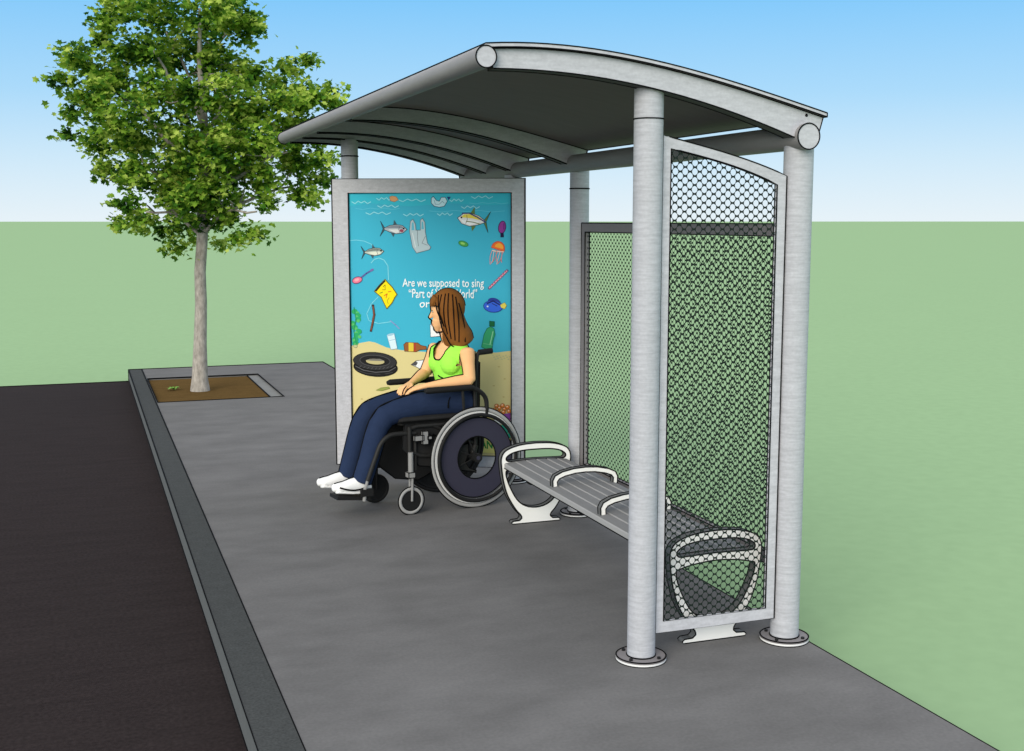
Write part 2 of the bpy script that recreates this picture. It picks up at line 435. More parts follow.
# side screen by the near posts
tt = smoothtab([(2.244, 2.191), (2.408, 2.155), (2.597, 2.109), (2.821, 2.036)])
ti = smoothtab([(2.276, 2.140), (2.409, 2.112), (2.598, 2.064), (2.773, 2.000)])
SX = [2.232, 2.815, 2.270, 2.770]
b = MB()
n = 12
outer = [(SX[0], .100), (SX[1], .160)] + [(SX[1] - (SX[1] - SX[0]) * k / n, tt(SX[1] - (SX[1] - SX[0]) * k / n)) for k in range(n + 1)]
outer[0] = (SX[0], .110); outer[1] = (SX[1], .110)
inner = [(SX[2], .160), (SX[3], .160)] + [(SX[3] - (SX[3] - SX[2]) * k / n, ti(SX[3] - (SX[3] - SX[2]) * k / n)) for k in range(n + 1)]
b.prism([outer, inner], lambda a, z, d: V((a, d, z)), 4.385, 4.402, 'galvh')
f = b.build('side_screen_frame', SH)
b = MB(); honey(b, lambda a, z: V((a, 4.389, z)), SX[2], SX[3], .160, 2.2, ti)
g = b.build('wire_mesh', f)
for v in g.data.vertices: v.co -= SH.location
# rear screen
y0, y1, z0, z1 = 4.50, 6.735, .30, 1.838
b = MB(); fw = .055
b.prism([[(y0, z0), (y1, z0), (y1, z1), (y0, z1)], [(y0 + fw, z0 + fw), (y1 - fw, z0 + fw), (y1 - fw, z1 - fw), (y0 + fw, z1 - fw)]], lambda a, z, d: V((d, a, z)), 2.885, 2.915, 'panelgrey')
f = b.build('rear_screen_frame', SH)
b = MB(); honey(b, lambda a, z: V((2.9, a, z)), y0 + fw, y1 - fw, z0 + fw, 1.8, lambda a: z1 - fw)
g = b.build('wire_mesh', f)
for v in g.data.vertices: v.co -= SH.location

# advertising panel
P1 = V((1.81, 8.37, 0)); D = V((.904, -.4277, 0)); NN = V((-.4277, -.904, 0)); PO = P1 + NN * .098
def pp(s_, z, d=0.0): return PO + D * s_ + NN * d + V((0, 0, z))
b = MB()
s0, s1, q0, q1 = -.106, 1.246, .118, 2.141
A0, A1, B0, B1 = .010, 1.151, .198, 2.043
b.prism([[(s0, q0), (s1, q0), (s1, q1), (s0, q1)], [(A0, B0), (A1, B0), (A1, B1), (A0, B1)]], lambda a, z, d: pp(a, z, d), 0.0, -.030, 'galvh')
b.add([pp(s0, q0, -.031), pp(s1, q0, -.031), pp(s1, q1, -.031), pp(s0, q1, -.031)], [(0, 1, 2, 3)], 'galvh')
fr = b.build('poster_panel', SH)

pc = {}
def pm(rgb):
    if rgb not in pc: pc[rgb] = mat('print_%d_%d_%d' % rgb, rgb, 0.75, spec=0.1)
    return pc[rgb]
PXL, PXR, PYT, PYB = 348.6, 511.5, 192.6, 455.0
def q(px, py):
    t_ = (py - PYT) / (PYB - PYT); py = py - 1.9 * 4 * t_ * (1 - t_)
    u = A0 + (A1 - A0) * (px - PXL - (py - PYT) * .006) / (PXR - PXL); w = B1 - (B1 - B0) * (py - PYT) / (PYB - PYT)
    return (min(max(u, A0), A1), min(max(w, B0), B1))
art = MB()
LAY = [0]
def poly(pts, rgb, outline=None, ow=.004, lay=None):
    LAY[0] += 1
    d = -.012 + (lay if lay is not None else 1 + LAY[0] * .02) * .001
    P = [q(*p) for p in pts]
    tri = tessellate_polygon([[V((x, y, 0)) for x, y in P]])
    art.add([pp(x, y, d) for x, y in P], [tuple(t) for t in tri], pm(rgb))
    if outline: strok([*pts, pts[0]], outline, ow)
def strok(pts, rgb, w=.005):
    LAY[0] += 1
    d = -.012 + (1 + LAY[0] * .02) * .001
    P = [V((*q(*p), 0)) for p in pts]
    for i in range(len(P) - 1):
        t = (P[i + 1] - P[i])
        if t.length < 1e-6: continue
        t.normalize(); nrm = V((-t.y, t.x, 0)) * w / 2; e = t * w * .3
        c = [P[i] + nrm - e, P[i] - nrm - e, P[i + 1] - nrm + e, P[i + 1] + nrm + e]
        art.add([pp(min(max(k.x, A0), A1), k.y, d) for k in c], [(0, 1, 2, 3)], pm(rgb))
def oval(cx, cy, rx, ry, rgb, ang=0, outline=None, ow=.004, n=18, a0=0, a1=360):
    ca, sa = math.cos(R(ang)), math.sin(R(ang)); pts = []
    for k in range(n):
        a = R(a0 + (a1 - a0) * k / (n if a1 - a0 == 360 else n - 1)); x, y = rx * math.cos(a), ry * math.sin(a)
        pts.append((cx + x * ca - y * sa, cy + x * sa + y * ca))
    poly(pts, rgb, outline, ow)
WAT = (66, 178, 208); SAND = (217, 204, 146)
poly([(340, 185), (520, 185), (520, 460), (340, 460)], WAT, lay=0)
poly([(340, 188), (520, 188), (520, 204), (490, 205), (450, 203), (410, 206), (370, 203), (340, 206)], (62, 188, 212))
poly([(340, 347), (355, 344.5), (368, 342), (374, 343), (386, 348), (401, 350.5), (425, 352), (455, 351), (497, 352), (520, 350), (520, 460), (340, 460)], SAND)
def rel(o, pts): return [(o[0] + x, o[1] + y) for x, y in pts]
def zig(x0, x1, y, c=(150, 222, 236), a=1.3, w=.006, n=6):
    strok([(x0 + (x1 - x0) * k / n, y + (a if k % 2 else -a) * (1 if k % 3 else .4)) for k in range(n + 1)], c, w)
for z_ in ((352, 371, 202), (377, 392, 198.5), (399, 426, 200), (378, 399, 206), (366, 391, 213), (404, 424, 214.5), (450, 464, 200), (472, 493, 197), (462, 480, 207), (438, 453, 214)):
    zig(*z_)
zig(356, 400, 208.5, (96, 200, 222), .7, .004); zig(430, 505, 211, (96, 200, 222), .8, .004); zig(470, 508, 203, (96, 200, 222), .6, .004)
# swirls
strok([(348, 240.5), (356, 240), (364, 241), (371, 244), (375, 249)], (124, 208, 226), .005)
strok([(371, 263), (374, 259.5), (379, 258), (384, 260), (388, 266), (388.5, 280)], (130, 212, 228), .006)
strok([(378, 297), (371, 304), (366, 314), (368, 321), (378, 324), (391, 322)], (124, 208, 226), .006)
strok([(390, 321), (395, 325), (399, 329)], (130, 150, 200), .008)
# small orange shell
poly(rel((394, 198.5), [(-4, -2), (-1, -3), (3, -2), (5, 1), (1, 3), (-3, 2)]), (214, 160, 112), (150, 100, 70), .003)
# crumpled floating bag
poly(rel((440, 202), [(-8, -4), (-6, -6), (-3, -2), (0, -1), (2, -5), (6, -5), (8, -1), (5, 4), (0, 5), (-5, 4), (-8, 1)]), (190, 226, 238), (40, 70, 100), .004)
strok(rel((440, 202), [(-5, -2), (-4, 2), (0, 2), (3, -1), (5, 1)]), (90, 130, 160), .003)
poly(rel((448.5, 197.5), [(-1, -1), (3, -1), (1, 3)]), (40, 70, 130))
# silver fish
def fish(cx, cy, L, H, d, body, back, belly, fin, ang=0):
    ca, sa = math.cos(R(ang)), math.sin(R(ang))
    def t(pts): return [(cx + (x * ca - y * sa) * d, cy + (x * sa + y * ca)) for x, y in pts]
    h = L / 2
    poly(t([(-h * .62, 0), (-h, -H * .75), (-h * .80, 0), (-h, H * .75)]), fin, (40, 50, 60), .003)
    poly(t([(-h * .05, -H * .4), (h * .02, -H * .95), (h * .28, -H * .4)]), fin)
    poly(t([(-h * .2, H * .4), (h * .0, H * .8), (h * .1, H * .4)]), fin)
    out = [(-h * .7, -H * .08), (-h * .3, -H * .36), (h * .2, -H * .48), (h * .65, -H * .40), (h, -H * .02), (h * .7, H * .34), (h * .2, H * .46), (-h * .3, H * .30), (-h * .7, H * .08)]
    poly(t(out), body, (50, 55, 65), .004)
    poly(t([(-h * .66, -H * .04), (-h * .3, -H * .30), (h * .2, -H * .42), (h * .62, -H * .34), (h * .8, -H * .1), (h * .1, -H * .12)]), back)
    poly(t([(-h * .4, H * .06), (h * .2, 0), (h * .75, H * .08), (h * .6, H * .28), (h * .15, H * .38)]), belly)
    strok(t([(h * .45, -H * .3), (h * .38, 0), (h * .45, H * .3)]), (90, 90, 100), .003)
    oval(cx + (h * .75 * ca) * d, cy - H * .1 + h * .75 * sa, 1.0, 1.0, (20, 20, 20), n=8)
fish(394, 229, 27, 10, 1, (176, 186, 196), (130, 138, 150), (222, 226, 228), (66, 92, 104), 2)
oval(402, 230.5, 2.2, 1.6, (150, 70, 90), n=8)
fish(372.5, 252, 23, 8.5, 1, (190, 200, 190), (120, 132, 128), (226, 230, 214), (70, 96, 110), -3)
fish(474, 220, 32, 14, -1, (226, 226, 228), (226, 208, 90), (238, 240, 244), (96, 124, 70), -7)
strok([(463, 213), (470, 213), (478, 217), (486, 222)], (60, 66, 120), .009)
strok([(467, 221), (474, 222), (481, 224)], (110, 120, 70), .006)
# carrier bag
poly([(410, 231), (411, 221), (413.5, 219), (416, 224), (416.5, 230), (421, 230), (421, 220), (423, 218), (425.5, 222), (426, 232), (428, 243), (431.5, 247), (430, 249.5), (417, 253), (413, 247)], (178, 198, 206), (96, 110, 120), .004)
poly([(412, 230), (412.5, 222.5), (414, 222), (415, 230)], (100, 180, 205)); poly([(422, 229), (422.3, 221.5), (423.7, 221.5), (424.6, 229)], (100, 180, 205))
strok([(418, 230), (418, 238), (419, 246)], (90, 100, 110), .003); strok([(426, 236), (422.5, 243), (428, 245)], (130, 140, 150), .004); strok([(413, 233), (416, 247)], (210, 220, 226), .006)
# green morsel
oval(464, 243.5, 5, 2.6, (78, 158, 78), 18, (40, 110, 60), .003); oval(463.4, 243.2, 2.4, 1.1, (150, 206, 110), 18)
# balloon
oval(502.6, 227, 3.6, 6.2, (148, 62, 148), 8, (70, 36, 96), .005); poly([(501, 232.5), (504, 232.5), (504.5, 237), (501, 237)], (36, 34, 70))
strok([(504.5, 223), (504.3, 229)], (96, 44, 120), .006)
# jellyfish
for k in range(7):
    x = 492 + k * 1.9
    strok([(x + 1, 250), (x + (k % 3 - 1), 255), (x - 1.4 + k % 2, 260), (x - 1 - k % 3, 264 - k % 4)], [(214, 150, 160), (226, 190, 190), (206, 120, 110)][k % 3], .005)
oval(498.5, 248.5, 6.6, 7.4, (238, 110, 58), 12, (206, 72, 40), .004, a0=180, a1=372)
oval(499.5, 247.2, 4.2, 4.2, (250, 172, 64), 12, a0=180, a1=370)
strok([(493, 250), (497, 251), (504, 251.5)], (246, 206, 190), .007)
# spoon
strok([(361, 277.5), (366, 273.5), (372, 270)], (92, 98, 160), .011); oval(371.5, 270.2, 2.2, 1.2, (120, 110, 170), -30)
oval(356.6, 280.4, 5.2, 3.2, (232, 122, 150), -18, (96, 70, 110), .005); oval(356.2, 280.2, 2.6, 1.4, (246, 170, 180), -18)
# straw
strok([(489.8, 288), (508, 270)], (110, 84, 130), .017); strok([(490.3, 287.5), (507.5, 270.6)], (226, 176, 190), .008)
for k in range(8):
    t = (k + .5) / 8; strok([(490 + 17.5 * t - .8, 287.6 - 17.2 * t - .6), (490 + 17.5 * t + .9, 287.6 - 17.2 * t + .5)], (200, 70, 100), .006)
# yellow crisp packet
poly([(374, 291.5), (379, 285.5), (385, 279.5), (388, 283), (392, 287), (397, 294.5), (394.5, 298), (392, 303), (386.5, 309), (383.5, 303), (381, 297.5)], (246, 226, 30), (110, 96, 20), .006)
poly([(374.4, 291), (379, 285), (384.6, 280), (385.5, 281.5), (380.5, 286.5), (376, 292)], (56, 48, 30))
strok([(383, 287), (385, 285), (385, 290), (382, 290)], (130, 110, 30), .004); strok([(384, 296), (387, 294), (386, 298)], (222, 130, 40), .007); strok([(388, 292), (391, 291.5)], (214, 120, 40), .006); strok([(389, 298), (387, 301), (388, 304)], (150, 130, 40), .004); strok([(379.5, 293.5), (382.5, 292.5)], (120, 140, 40), .006)
# stick
strok([(372.4, 305.5), (373.6, 315), (371.6, 325), (370, 331.5)], (64, 44, 44), .016); strok([(372.6, 307), (373.4, 315), (371.4, 325), (370.2, 330.5)], (134, 84, 62), .009)
# seaweed
for k in range(9):
    y = 312 + k * 4; x = 353.5 + 2.2 * math.sin(k * 1.4)
    oval(x + (k % 3) * 1.4, y, 3.0, 2.6, (48, 168, 104), 40 * (k % 2) - 20); oval(x + 3.0 - (k % 2) * 3, y + 1.5, 1.8, 1.8, (92, 192, 110), 0, n=8)
strok([(353, 308), (355, 320), (352.5, 332), (355, 344), (354, 348)], (40, 138, 90), .006)
oval(354, 347, 2, 1.4, (190, 196, 150), 0, (120, 120, 90), .002)
# blue fish with yellow tail
oval(495, 301.5, 6.5, 4.0, (48, 66, 150), 15)
oval(494, 306, 9.6, 5.8, (58, 104, 222), 4, (44, 60, 150), .005)
strok([(488, 303), (494, 300.5), (501, 304.5)], (36, 46, 110), .010); strok([(493, 303), (498, 305.5)], (36, 46, 110), .006)
poly([(501, 304.5), (505.5, 302), (507.5, 305), (505.5, 308.5), (502, 307)], (232, 214, 96), (150, 140, 60), .003)
oval(488.5, 306, .9, .9, (220, 230, 240), n=8)
# plastic cup
poly([(386.5, 336), (394, 334), (397, 349), (390.5, 350)], (214, 236, 244), (120, 160, 190), .003); oval(390.2, 335, 3.9, 1.2, (160, 200, 220), -14); strok([(389, 341), (395.5, 339.5)], (150, 190, 214), .004)
# brown bottle lying down
poly([(403.5, 345), (406, 342.6), (418, 343), (421, 345.5), (426.5, 346.5), (426.5, 349.5), (420, 350), (416, 352), (404.5, 351.5)], (150, 92, 52), (90, 56, 34), .004)
poly([(408.5, 342.8), (413.5, 343), (413.5, 351.7), (408.5, 351.6)], (222, 196, 70)); poly([(414, 343), (416, 343), (416, 351.7), (414, 351.8)], (170, 70, 50))
# tyre on the sand
oval(374.5, 368, 22.5, 9.2, (34, 34, 35), 3, (20, 20, 20), .005, 28); oval(374, 362, 22.3, 9.0, (52, 52, 54), 3, (20, 20, 20), .005, 28)
oval(374, 361.5, 15.5, 5.6, (36, 36, 38), 3, (84, 84, 86), .004, 24); oval(374.2, 362.2, 10.0, 3.2, (190, 180, 134), 3, (16, 16, 16), .005, 20)
poly([(364.5, 360.8), (370, 359.4), (379, 359.4), (384, 361.4), (378, 361.6), (370, 361.4)], (120, 118, 112))
strok([(354, 367), (362, 371), (374, 373), (388, 372), (395, 368)], (110, 110, 112), .004); strok([(355, 371), (366, 374.5), (382, 375), (392, 373)], (70, 70, 72), .004)
for k in range(9): strok([(358 + k * 4, 368 + 2 * math.sin(k / 8 * 3.14)), (360 + k * 4, 366.4 + 2 * math.sin(k / 8 * 3.14))], (92, 92, 94), .003)
poly([(379, 374.5), (385, 374.5), (382, 377)], (34, 34, 35))
# white fin shape and paper
poly([(411, 365), (416, 361), (424, 360), (430, 361), (430, 370), (420, 369), (415, 366.5)], (236, 238, 240), (60, 60, 66), .004); poly([(411, 365), (416, 361.4), (418, 363), (416, 366)], (80, 80, 84))
poly([(430.5, 324.5), (441, 325), (441, 336), (431, 337)], (238, 240, 242), (90, 90, 100), .003)
# blade of weed
poly([(375, 391), (380, 388.5), (388, 387.5), (389, 389), (381, 391.5)], (150, 160, 84), (120, 128, 60), .003)
# green bottle
poly([(482.5, 346.5), (485, 334), (488, 328), (491.5, 326), (495, 328), (496, 334), (494, 340), (493, 348), (487, 348.5)], (58, 160, 110), (30, 110, 70), .004)
poly([(490.5, 320.5), (495.5, 321), (495.2, 326), (490.4, 325.4)], (30, 104, 66), (16, 70, 44), .003); strok([(494, 331), (491, 344)], (150, 214, 170), .006); strok([(484.5, 343), (493.5, 344.5)], (120, 196, 150), .003)
# stones
for x, y in ((448, 362), (500, 366), (506, 378), (495, 385), (470, 372), (360, 400), (366, 430), (505, 396)): oval(x, y, 1.2, .6, (196, 176, 118), n=8)
for k in range(14): oval(494 + k * 1.3, 354.5 + (k * 7 % 5), 1.0, .6, (190, 190, 150), n=6)
# coral group
poly([(495, 413.5), (503, 413), (504, 423), (496, 424)], (240, 240, 240)); poly([(503.5, 413), (512, 412), (512, 427), (504, 424)], (140, 74, 160)); poly([(500, 424), (512, 424), (512, 438), (506, 434)], (42, 160, 136))
poly([(509, 424), (512, 423), (512, 432), (510, 431)], (196, 60, 120)); poly([(490, 420), (496, 424), (501, 433), (498, 432)], (222, 60, 110)); poly([(499, 430), (505, 438), (508, 448), (504, 444)], (168, 206, 80)); poly([(488, 416), (495, 421), (494, 424), (486, 419)], (236, 206, 90))
for (x, y) in ((496, 409), (498, 405), (501, 407), (504, 404.5), (506, 408), (509, 406), (510.5, 410), (500, 411), (505, 411)):
    oval(x, y, 2.2, 2.0, (232, 136, 66), 0, (150, 84, 40), .003, 8); oval(x - .4, y - .5, .8, .7, (250, 226, 200), n=6)
poly([(480, 437), (512, 437), (512, 452), (480, 452)], (222, 214, 130))
strok([(348.6, 192.6), (511.5, 192.6), (513.1, 455), (350.2, 455), (348.6, 192.6)], (30, 50, 60), .006)
# lettering
def text(body, px, py, hpx, wpx, rgb, bold=0.0):
    cu = bpy.data.curves.new('t', 'FONT'); cu.body = body; cu.size = 1; cu.offset = bold; cu.resolution_u = 3
    o = bpy.data.objects.new('t', cu); col.objects.link(o); bpy.context.view_layer.update()
    me = bpy.data.meshes.new_from_object(o.evaluated_get(bpy.context.evaluated_depsgraph_get()))
    bpy.data.objects.remove(o)
    X = [v.co.x for v in me.vertices]; x0, x1 = min(X), max(X)
    LAY[0] += 1; d = -.012 + (1 + LAY[0] * .02) * .001
    vs = []
    for v in me.vertices:
        xx = (v.co.x - x0) / (x1 - x0) * wpx
        jit = .7 * math.sin(xx * .9) 
        u, w = q(px + xx, py - v.co.y * hpx / .7 + jit * .5)
        vs.append(pp(u, w, d))
    art.add(vs, [tuple(p.vertices) for p in me.polygons], pm(rgb))
text('Are we supposed to sing', 402.7, 286.6, 8.2, 82, (240, 248, 250), .009)
text('“Part of Your World”', 409, 297.6, 8.6, 69, (240, 248, 250), .009)
text('or s', 420, 307.2, 7.8, 17, (240, 248, 250), .009)
text('AN', 481.5, 447.5, 7.6, 12.5, (44, 136, 64), .03)
po = art.build('poster', fr)
for v in po.data.vertices: v.co -= SH.location
po['label'] = 'sea scene poster of fish and floating litter'

# ---------------------------------------------------------------- bench
BN = empty('bench', (2.59, 5.62, 0)); tag(BN, 'long grey slatted bench with white arm hoops between the shelter posts', 'bench')
def cr(pts, n=6, closed=False):
    """Catmull-Rom"""
    out = []; m = len(pts)
    P = [V((*p, 0)) if len(p) == 2 else V(p) for p in pts]
    for i in range(m if closed else m - 1):
        p0 = P[(i - 1) % m] if (closed or i > 0) else P[0]; p1 = P[i]; p2 = P[(i + 1) % m]; p3 = P[(i + 2) % m] if (closed or i + 2 < m) else P[-1]
        for k in range(n):
            t = k / n
            out.append(.5 * ((2 * p1) + (-p0 + p2) * t + (2 * p0 - 5 * p1 + 4 * p2 - p3) * t * t + (-p0 + 3 * p1 - 3 * p2 + p3) * t ** 3))
    if not closed: out.append(P[-1])
    return out
def two(l): return [(p.x, p.y) for p in l]
def end_frame(y):
    b = MB(); cx = 2.584
    half = [(.0, .497), (.09, .492), (.16, .477), (.205, .455), (.226, .42), (.227, .37), (.213, .27), (.185, .18), (.135, .095), (.10, .055), (.095, .035)]
    rgt = two(cr(half, 4)) + [(.110, .022), (.150, .020), (.160, .012), (.156, .001)]
    outer = [(cx + a, z * 1.008) for a, z in rgt] + [(cx - a, z * 1.008) for a, z in reversed(rgt)][:-1]
    h1 = two(cr([(0, .462), (.09, .459), (.15, .448), (.183, .432), (.196, .415), (.188, .400), (.16, .396), (.0, .400), (-.16, .396), (-.188, .400), (-.196, .415), (-.183, .432), (-.15, .448), (-.09, .459)], 3, True))
    h2 = two(cr([(0, .366), (.11, .357), (.180, .342), (.196, .335), (.194, .30), (.17, .235), (.125, .155), (.07, .112), (0, .098), (-.07, .112), (-.125, .155), (-.17, .235), (-.194, .30), (-.196, .335), (-.180, .342), (-.11, .357)], 3, True))
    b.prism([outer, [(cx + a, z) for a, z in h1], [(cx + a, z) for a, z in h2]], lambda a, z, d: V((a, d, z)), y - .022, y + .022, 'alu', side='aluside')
    b.build('end_frame', BN)
end_frame(6.735); end_frame(4.52)
def seatz(x): t = (x - 2.592) / .2; return .401 - .012 * t * t
for k in range(6):
    b = MB(); x0 = 2.376 + k * .0688; x1 = x0 + .0660
    for (ya, yb) in ((4.545, 6.712),):
        za, zb_ = seatz(x0), seatz(x1)
        vs = [(x0, ya, za - .028), (x0, ya, za - .004), (x0 + .005, ya, za), (x1 - .005, ya, zb_), (x1, ya, zb_ - .004), (x1, ya, zb_ - .028)]
        vs += [(x, yb, z) for x, _, z in vs]
        b.add(vs, [(2, 3, 9, 8)], 'slat'); b.add(vs, [(0, 6, 11, 5), (0, 1, 2, 3, 4, 5), (11, 10, 9, 8, 7, 6)], 'slat')
        b.add(vs, [(1, 2, 8, 7), (0, 1, 7, 6), (3, 4, 10, 9), (4, 5, 11, 10)], 'slatlight')
    if k in (0, 5):
        xx = x0 if k == 0 else x1
        b.line([(xx, 4.545, seatz(xx) - .03), (xx, 6.712, seatz(xx) - .03)], r=.003)
    b.build('slat', BN)
b = MB()
for yy in (4.9, 5.6, 6.35): b.box((2.41, yy, .33), (2.77, yy + .05, .356), 'panelgrey')
b.box((2.56, 5.0, .315), (2.62, 6.3, .331), 'panelgrey', ink=False)
b.build('seat_support', BN)
for yy in (6.01, 5.34):
    b = MB(); cx = 2.602 if yy > 5.5 else 2.592
    o = [(-.195, .385), (-.197, .425), (-.183, .452), (-.14, .472), (-.07, .486), (0, .490), (.07, .486), (.14, .472), (.183, .452), (.197, .425), (.195, .385)]
    i = [(.168, .385), (.170, .418), (.158, .434), (.12, .448), (.06, .459), (0, .462), (-.06, .459), (-.12, .448), (-.158, .434), (-.170, .418), (-.168, .385)]
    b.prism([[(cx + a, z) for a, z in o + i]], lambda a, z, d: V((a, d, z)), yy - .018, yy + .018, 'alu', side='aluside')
    b.build('armrest', BN)

# ---------------------------------------------------------------- wheelchair (local frame: +X forward, +Y its left, towards the kerb-side viewer)
AL = R(10)
WO = V((2.343, 7.4545, 0))
WC = empty('wheelchair', WO, math.pi + AL)
tag(WC, 'black manual wheelchair with navy wheel disc standing in front of the poster', 'wheelchair')
IK = .0042
def wheel(v, near):
    c = (0.02, v, .33)
    w = MB(IK)
    if near: ty = 'greytyre'
    else: ty = 'black'
    hub = MB(IK)
    sg = 1 if near else -1
    hub.tube([(c[0], v - .03, c[2]), (c[0], v + .03, c[2])], .03, 'black', 20)
    hub.tube([(c[0], v + sg * .03, c[2]), (c[0], v + sg * .034, c[2])], .014, 'navyguard', 12)
    h = hub.build('wheel', WC, True)
    t = MB(IK)
    prof = [(.330 - .012 + .012 * math.cos(a), .012 * math.sin(a)) for a in [k * math.pi / 4 for k in range(8)]]
    prof = [(.302 + .014 + .014 * math.cos(a), .014 * math.sin(a)) for a in [k * math.pi / 5 for k in range(10)]]
    t.lathe(prof, c, (0, 1, 0), ty, 64)
    if near:
        for rr in (.3305, .3015): t.circle((c[0], v + sg * .006, c[2]), (0, 1, 0), rr, IK, 64)
    t.build('tyre', h, True)
    rm = MB(IK); rm.lathe([(.286, -.010), (.302, -.012), (.302, .012), (.286, .010)], c, (0, 1, 0), 'whiterim' if near else 'black', 64, smooth=False)
    rm.build('rim', h, True)
    hr = MB(IK); hr.lathe([(.282 + .012 * math.cos(a), .012 * math.sin(a)) for a in [k * math.pi / 4 for k in range(8)]], (c[0], v + sg * .028, c[2]), (0, 1, 0), 'black', 64)
    for k in range(6):
        a = k * math.pi / 3 + .5
        p = V((c[0] + math.cos(a) * .282, v, c[2] + math.sin(a) * .282)); hr.tube([p, p + V((0, sg * .028, 0))], .007, 'black', 6)
    hr.build('handrim', h, True)
    d = MB(IK); 
    d.lathe([(.138 if near else .02, -.003), (.262 if near else .29, -.003), (.262 if near else .29, .003), (.138 if near else .02, .003)], (c[0], v + sg * .006, c[2]), (0, 1, 0), 'navyguard' if near else 'black', 64, smooth=False)
    if near:
        for rr in (.138, .262): d.circle((c[0], v + sg * .010, c[2]), (0, 1, 0), rr, IK, 56)
    if near:
        for k in range(12):
            a = k * math.pi / 6; d.tube([(c[0] + math.cos(a) * .255, v + sg * .004, c[2] + math.sin(a) * .255), (c[0] + math.cos(a) * .290, v, c[2] + math.sin(a) * .290)], .0018, 'steel', 5)
        for a in (2.75, 3.5, 2.0): d.tube([(c[0] - math.cos(a) * .02, v, c[2] + math.sin(a) * .02), (c[0] - math.cos(a) * .145, v, c[2] + math.sin(a) * .145)], .004, 'black', 5)
    d.build('spoke_guard', h, True)
wheel(.23, True); wheel(-.27, False)
# rear frame bracket seen through the disc
b = MB(IK)
for v in (.18, -.18):
    b.tube(cr([(0.0, v, .40), (0.0, v, .62), (.0, v, .80), (-.012, v, .95), (-.03, v, 1.005), (-.10, v, 1.012)], 4), .013, 'blackpaint', 10)
    b.tube([(0.02, v, .33), (0.0, v, .40)], .02, 'blackpaint', 10)
    b.tube([(0.0, v, .555), (.42, v, .56), (.46, v, .55)], .013, 'blackpaint', 10)
    b.tube([(0.02, v, .33), (.40, v, .37), (.47, v, .40)], .013, 'blackpaint', 10)
    b.tube([(0.47, v, .24), (.47, v, .56)], .014, 'blackpaint', 10)
    b.tube([(0.43, v, .28), (.43, v, .5)], .010, 'blackpaint', 8)
    b.tube([(0.02, v, .42), (.30, v, .555)], .012, 'blackpaint', 8)
b.prism([[(.06, .42), (.13, .40), (.15, .33), (.13, .25), (.05, .235), (.0, .22), (.0, .235), (.05, .255), (.08, .30), (.055, .35)]], lambda a, z, d: V((a, d, z)), .186, .194, 'blackpaint')
b.tube([(.25, -.18, .555), (.25, .18, .28)], .012, 'blackpaint', 8); b.tube([(.25, .18, .555), (.25, -.18, .28)], .012, 'blackpaint', 8)
b.tube([(.02, -.27, .33), (.02, .23, .33)], .013, 'blackpaint', 8)
b.build('frame', WC, True)
b = MB(IK)   # fabric side and underseat panel
for v in (.165, -.165):
    pr = [(-.01, .43), (.05, .30), (.12, .26), (.40, .30), (.52, .42), (.50, .585), (0.0, .585)] if v > 0 else [(-.01, .43), (.05, .22), (.25, .13), (.42, .16), (.53, .25), (.57, .38), (.53, .54), (.48, .585), (0, .585)]
    b.prism([pr], lambda a, z, d: V((a, d, z)), v - .006, v + .006, 'cushion', ink=True)
b.line([(.30, .173, .50), (.25, .173, .44), (.31, .173, .40)]); b.line([(.20, .173, .52), (.24, .173, .40), (.19, .173, .34)]); b.line([(.40, .173, .49), (.22, .173, .49)]); b.line([(.40, .173, .36), (.22, .173, .35)])
b.build('side_panel', WC, True)
b = MB(IK)
b.tube([(0.0, 0, .600), (.50, 0, .605), (.535, 0, .60)], [.19, .19, .17], 'cushion', 28, ratio=.19, ref=(0, 1, 0))
b.tube([(0.0, 0, .572), (.52, 0, .575)], [.178, .178], 'blackpaint', 24, ratio=.06, ref=(0, 1, 0))
b.line([(0.02, .195, .585), (.52, .185, .585)])
b.build('seat_cushion', WC, True)
b = MB(IK)
pr = [(-.17, .57), (.17, .57), (.172, .94), (.10, .955), (-.10, .955), (-.172, .94)]
b.prism([pr], lambda a, z, d: V((d - .010 - .03 * max(0, z - .8), a, z)), -.026, .006, 'cushion')
b.build('backrest', WC, True)
for v in (.18, -.18):
    b = MB(IK); b.tube([(-.03, v, 1.006), (-.125, v, 1.012)], .019, 'black', 14)
    b.build('push_handle', WC, True)
for v in (.235, -.245):
    b = MB(IK)
    x0, x1 = (.04, .385) if v > 0 else (.04, .43)
    b.tube([(x0, v, .787), (x0 + .02, v, .79), (x1 - .02, v, .79), (x1, v, .787)], [.016, .024, .024, .016], 'black', 14, ratio=.85, ref=(0, 1, 0))
    b.tube(cr([(.10, v, .785), (.02, v, .775), (-.045, v, .72), (-.055, v, .64), (-.04, v * .92, .56), (0, v * .8, .52)], 4), .015, 'black', 10)
    b.tube([(.12, v, .78), (.10, v * .95, .60), (.10, v * .80, .555)], .010, 'blackpaint', 8)
    b.build('armrest', WC, True)
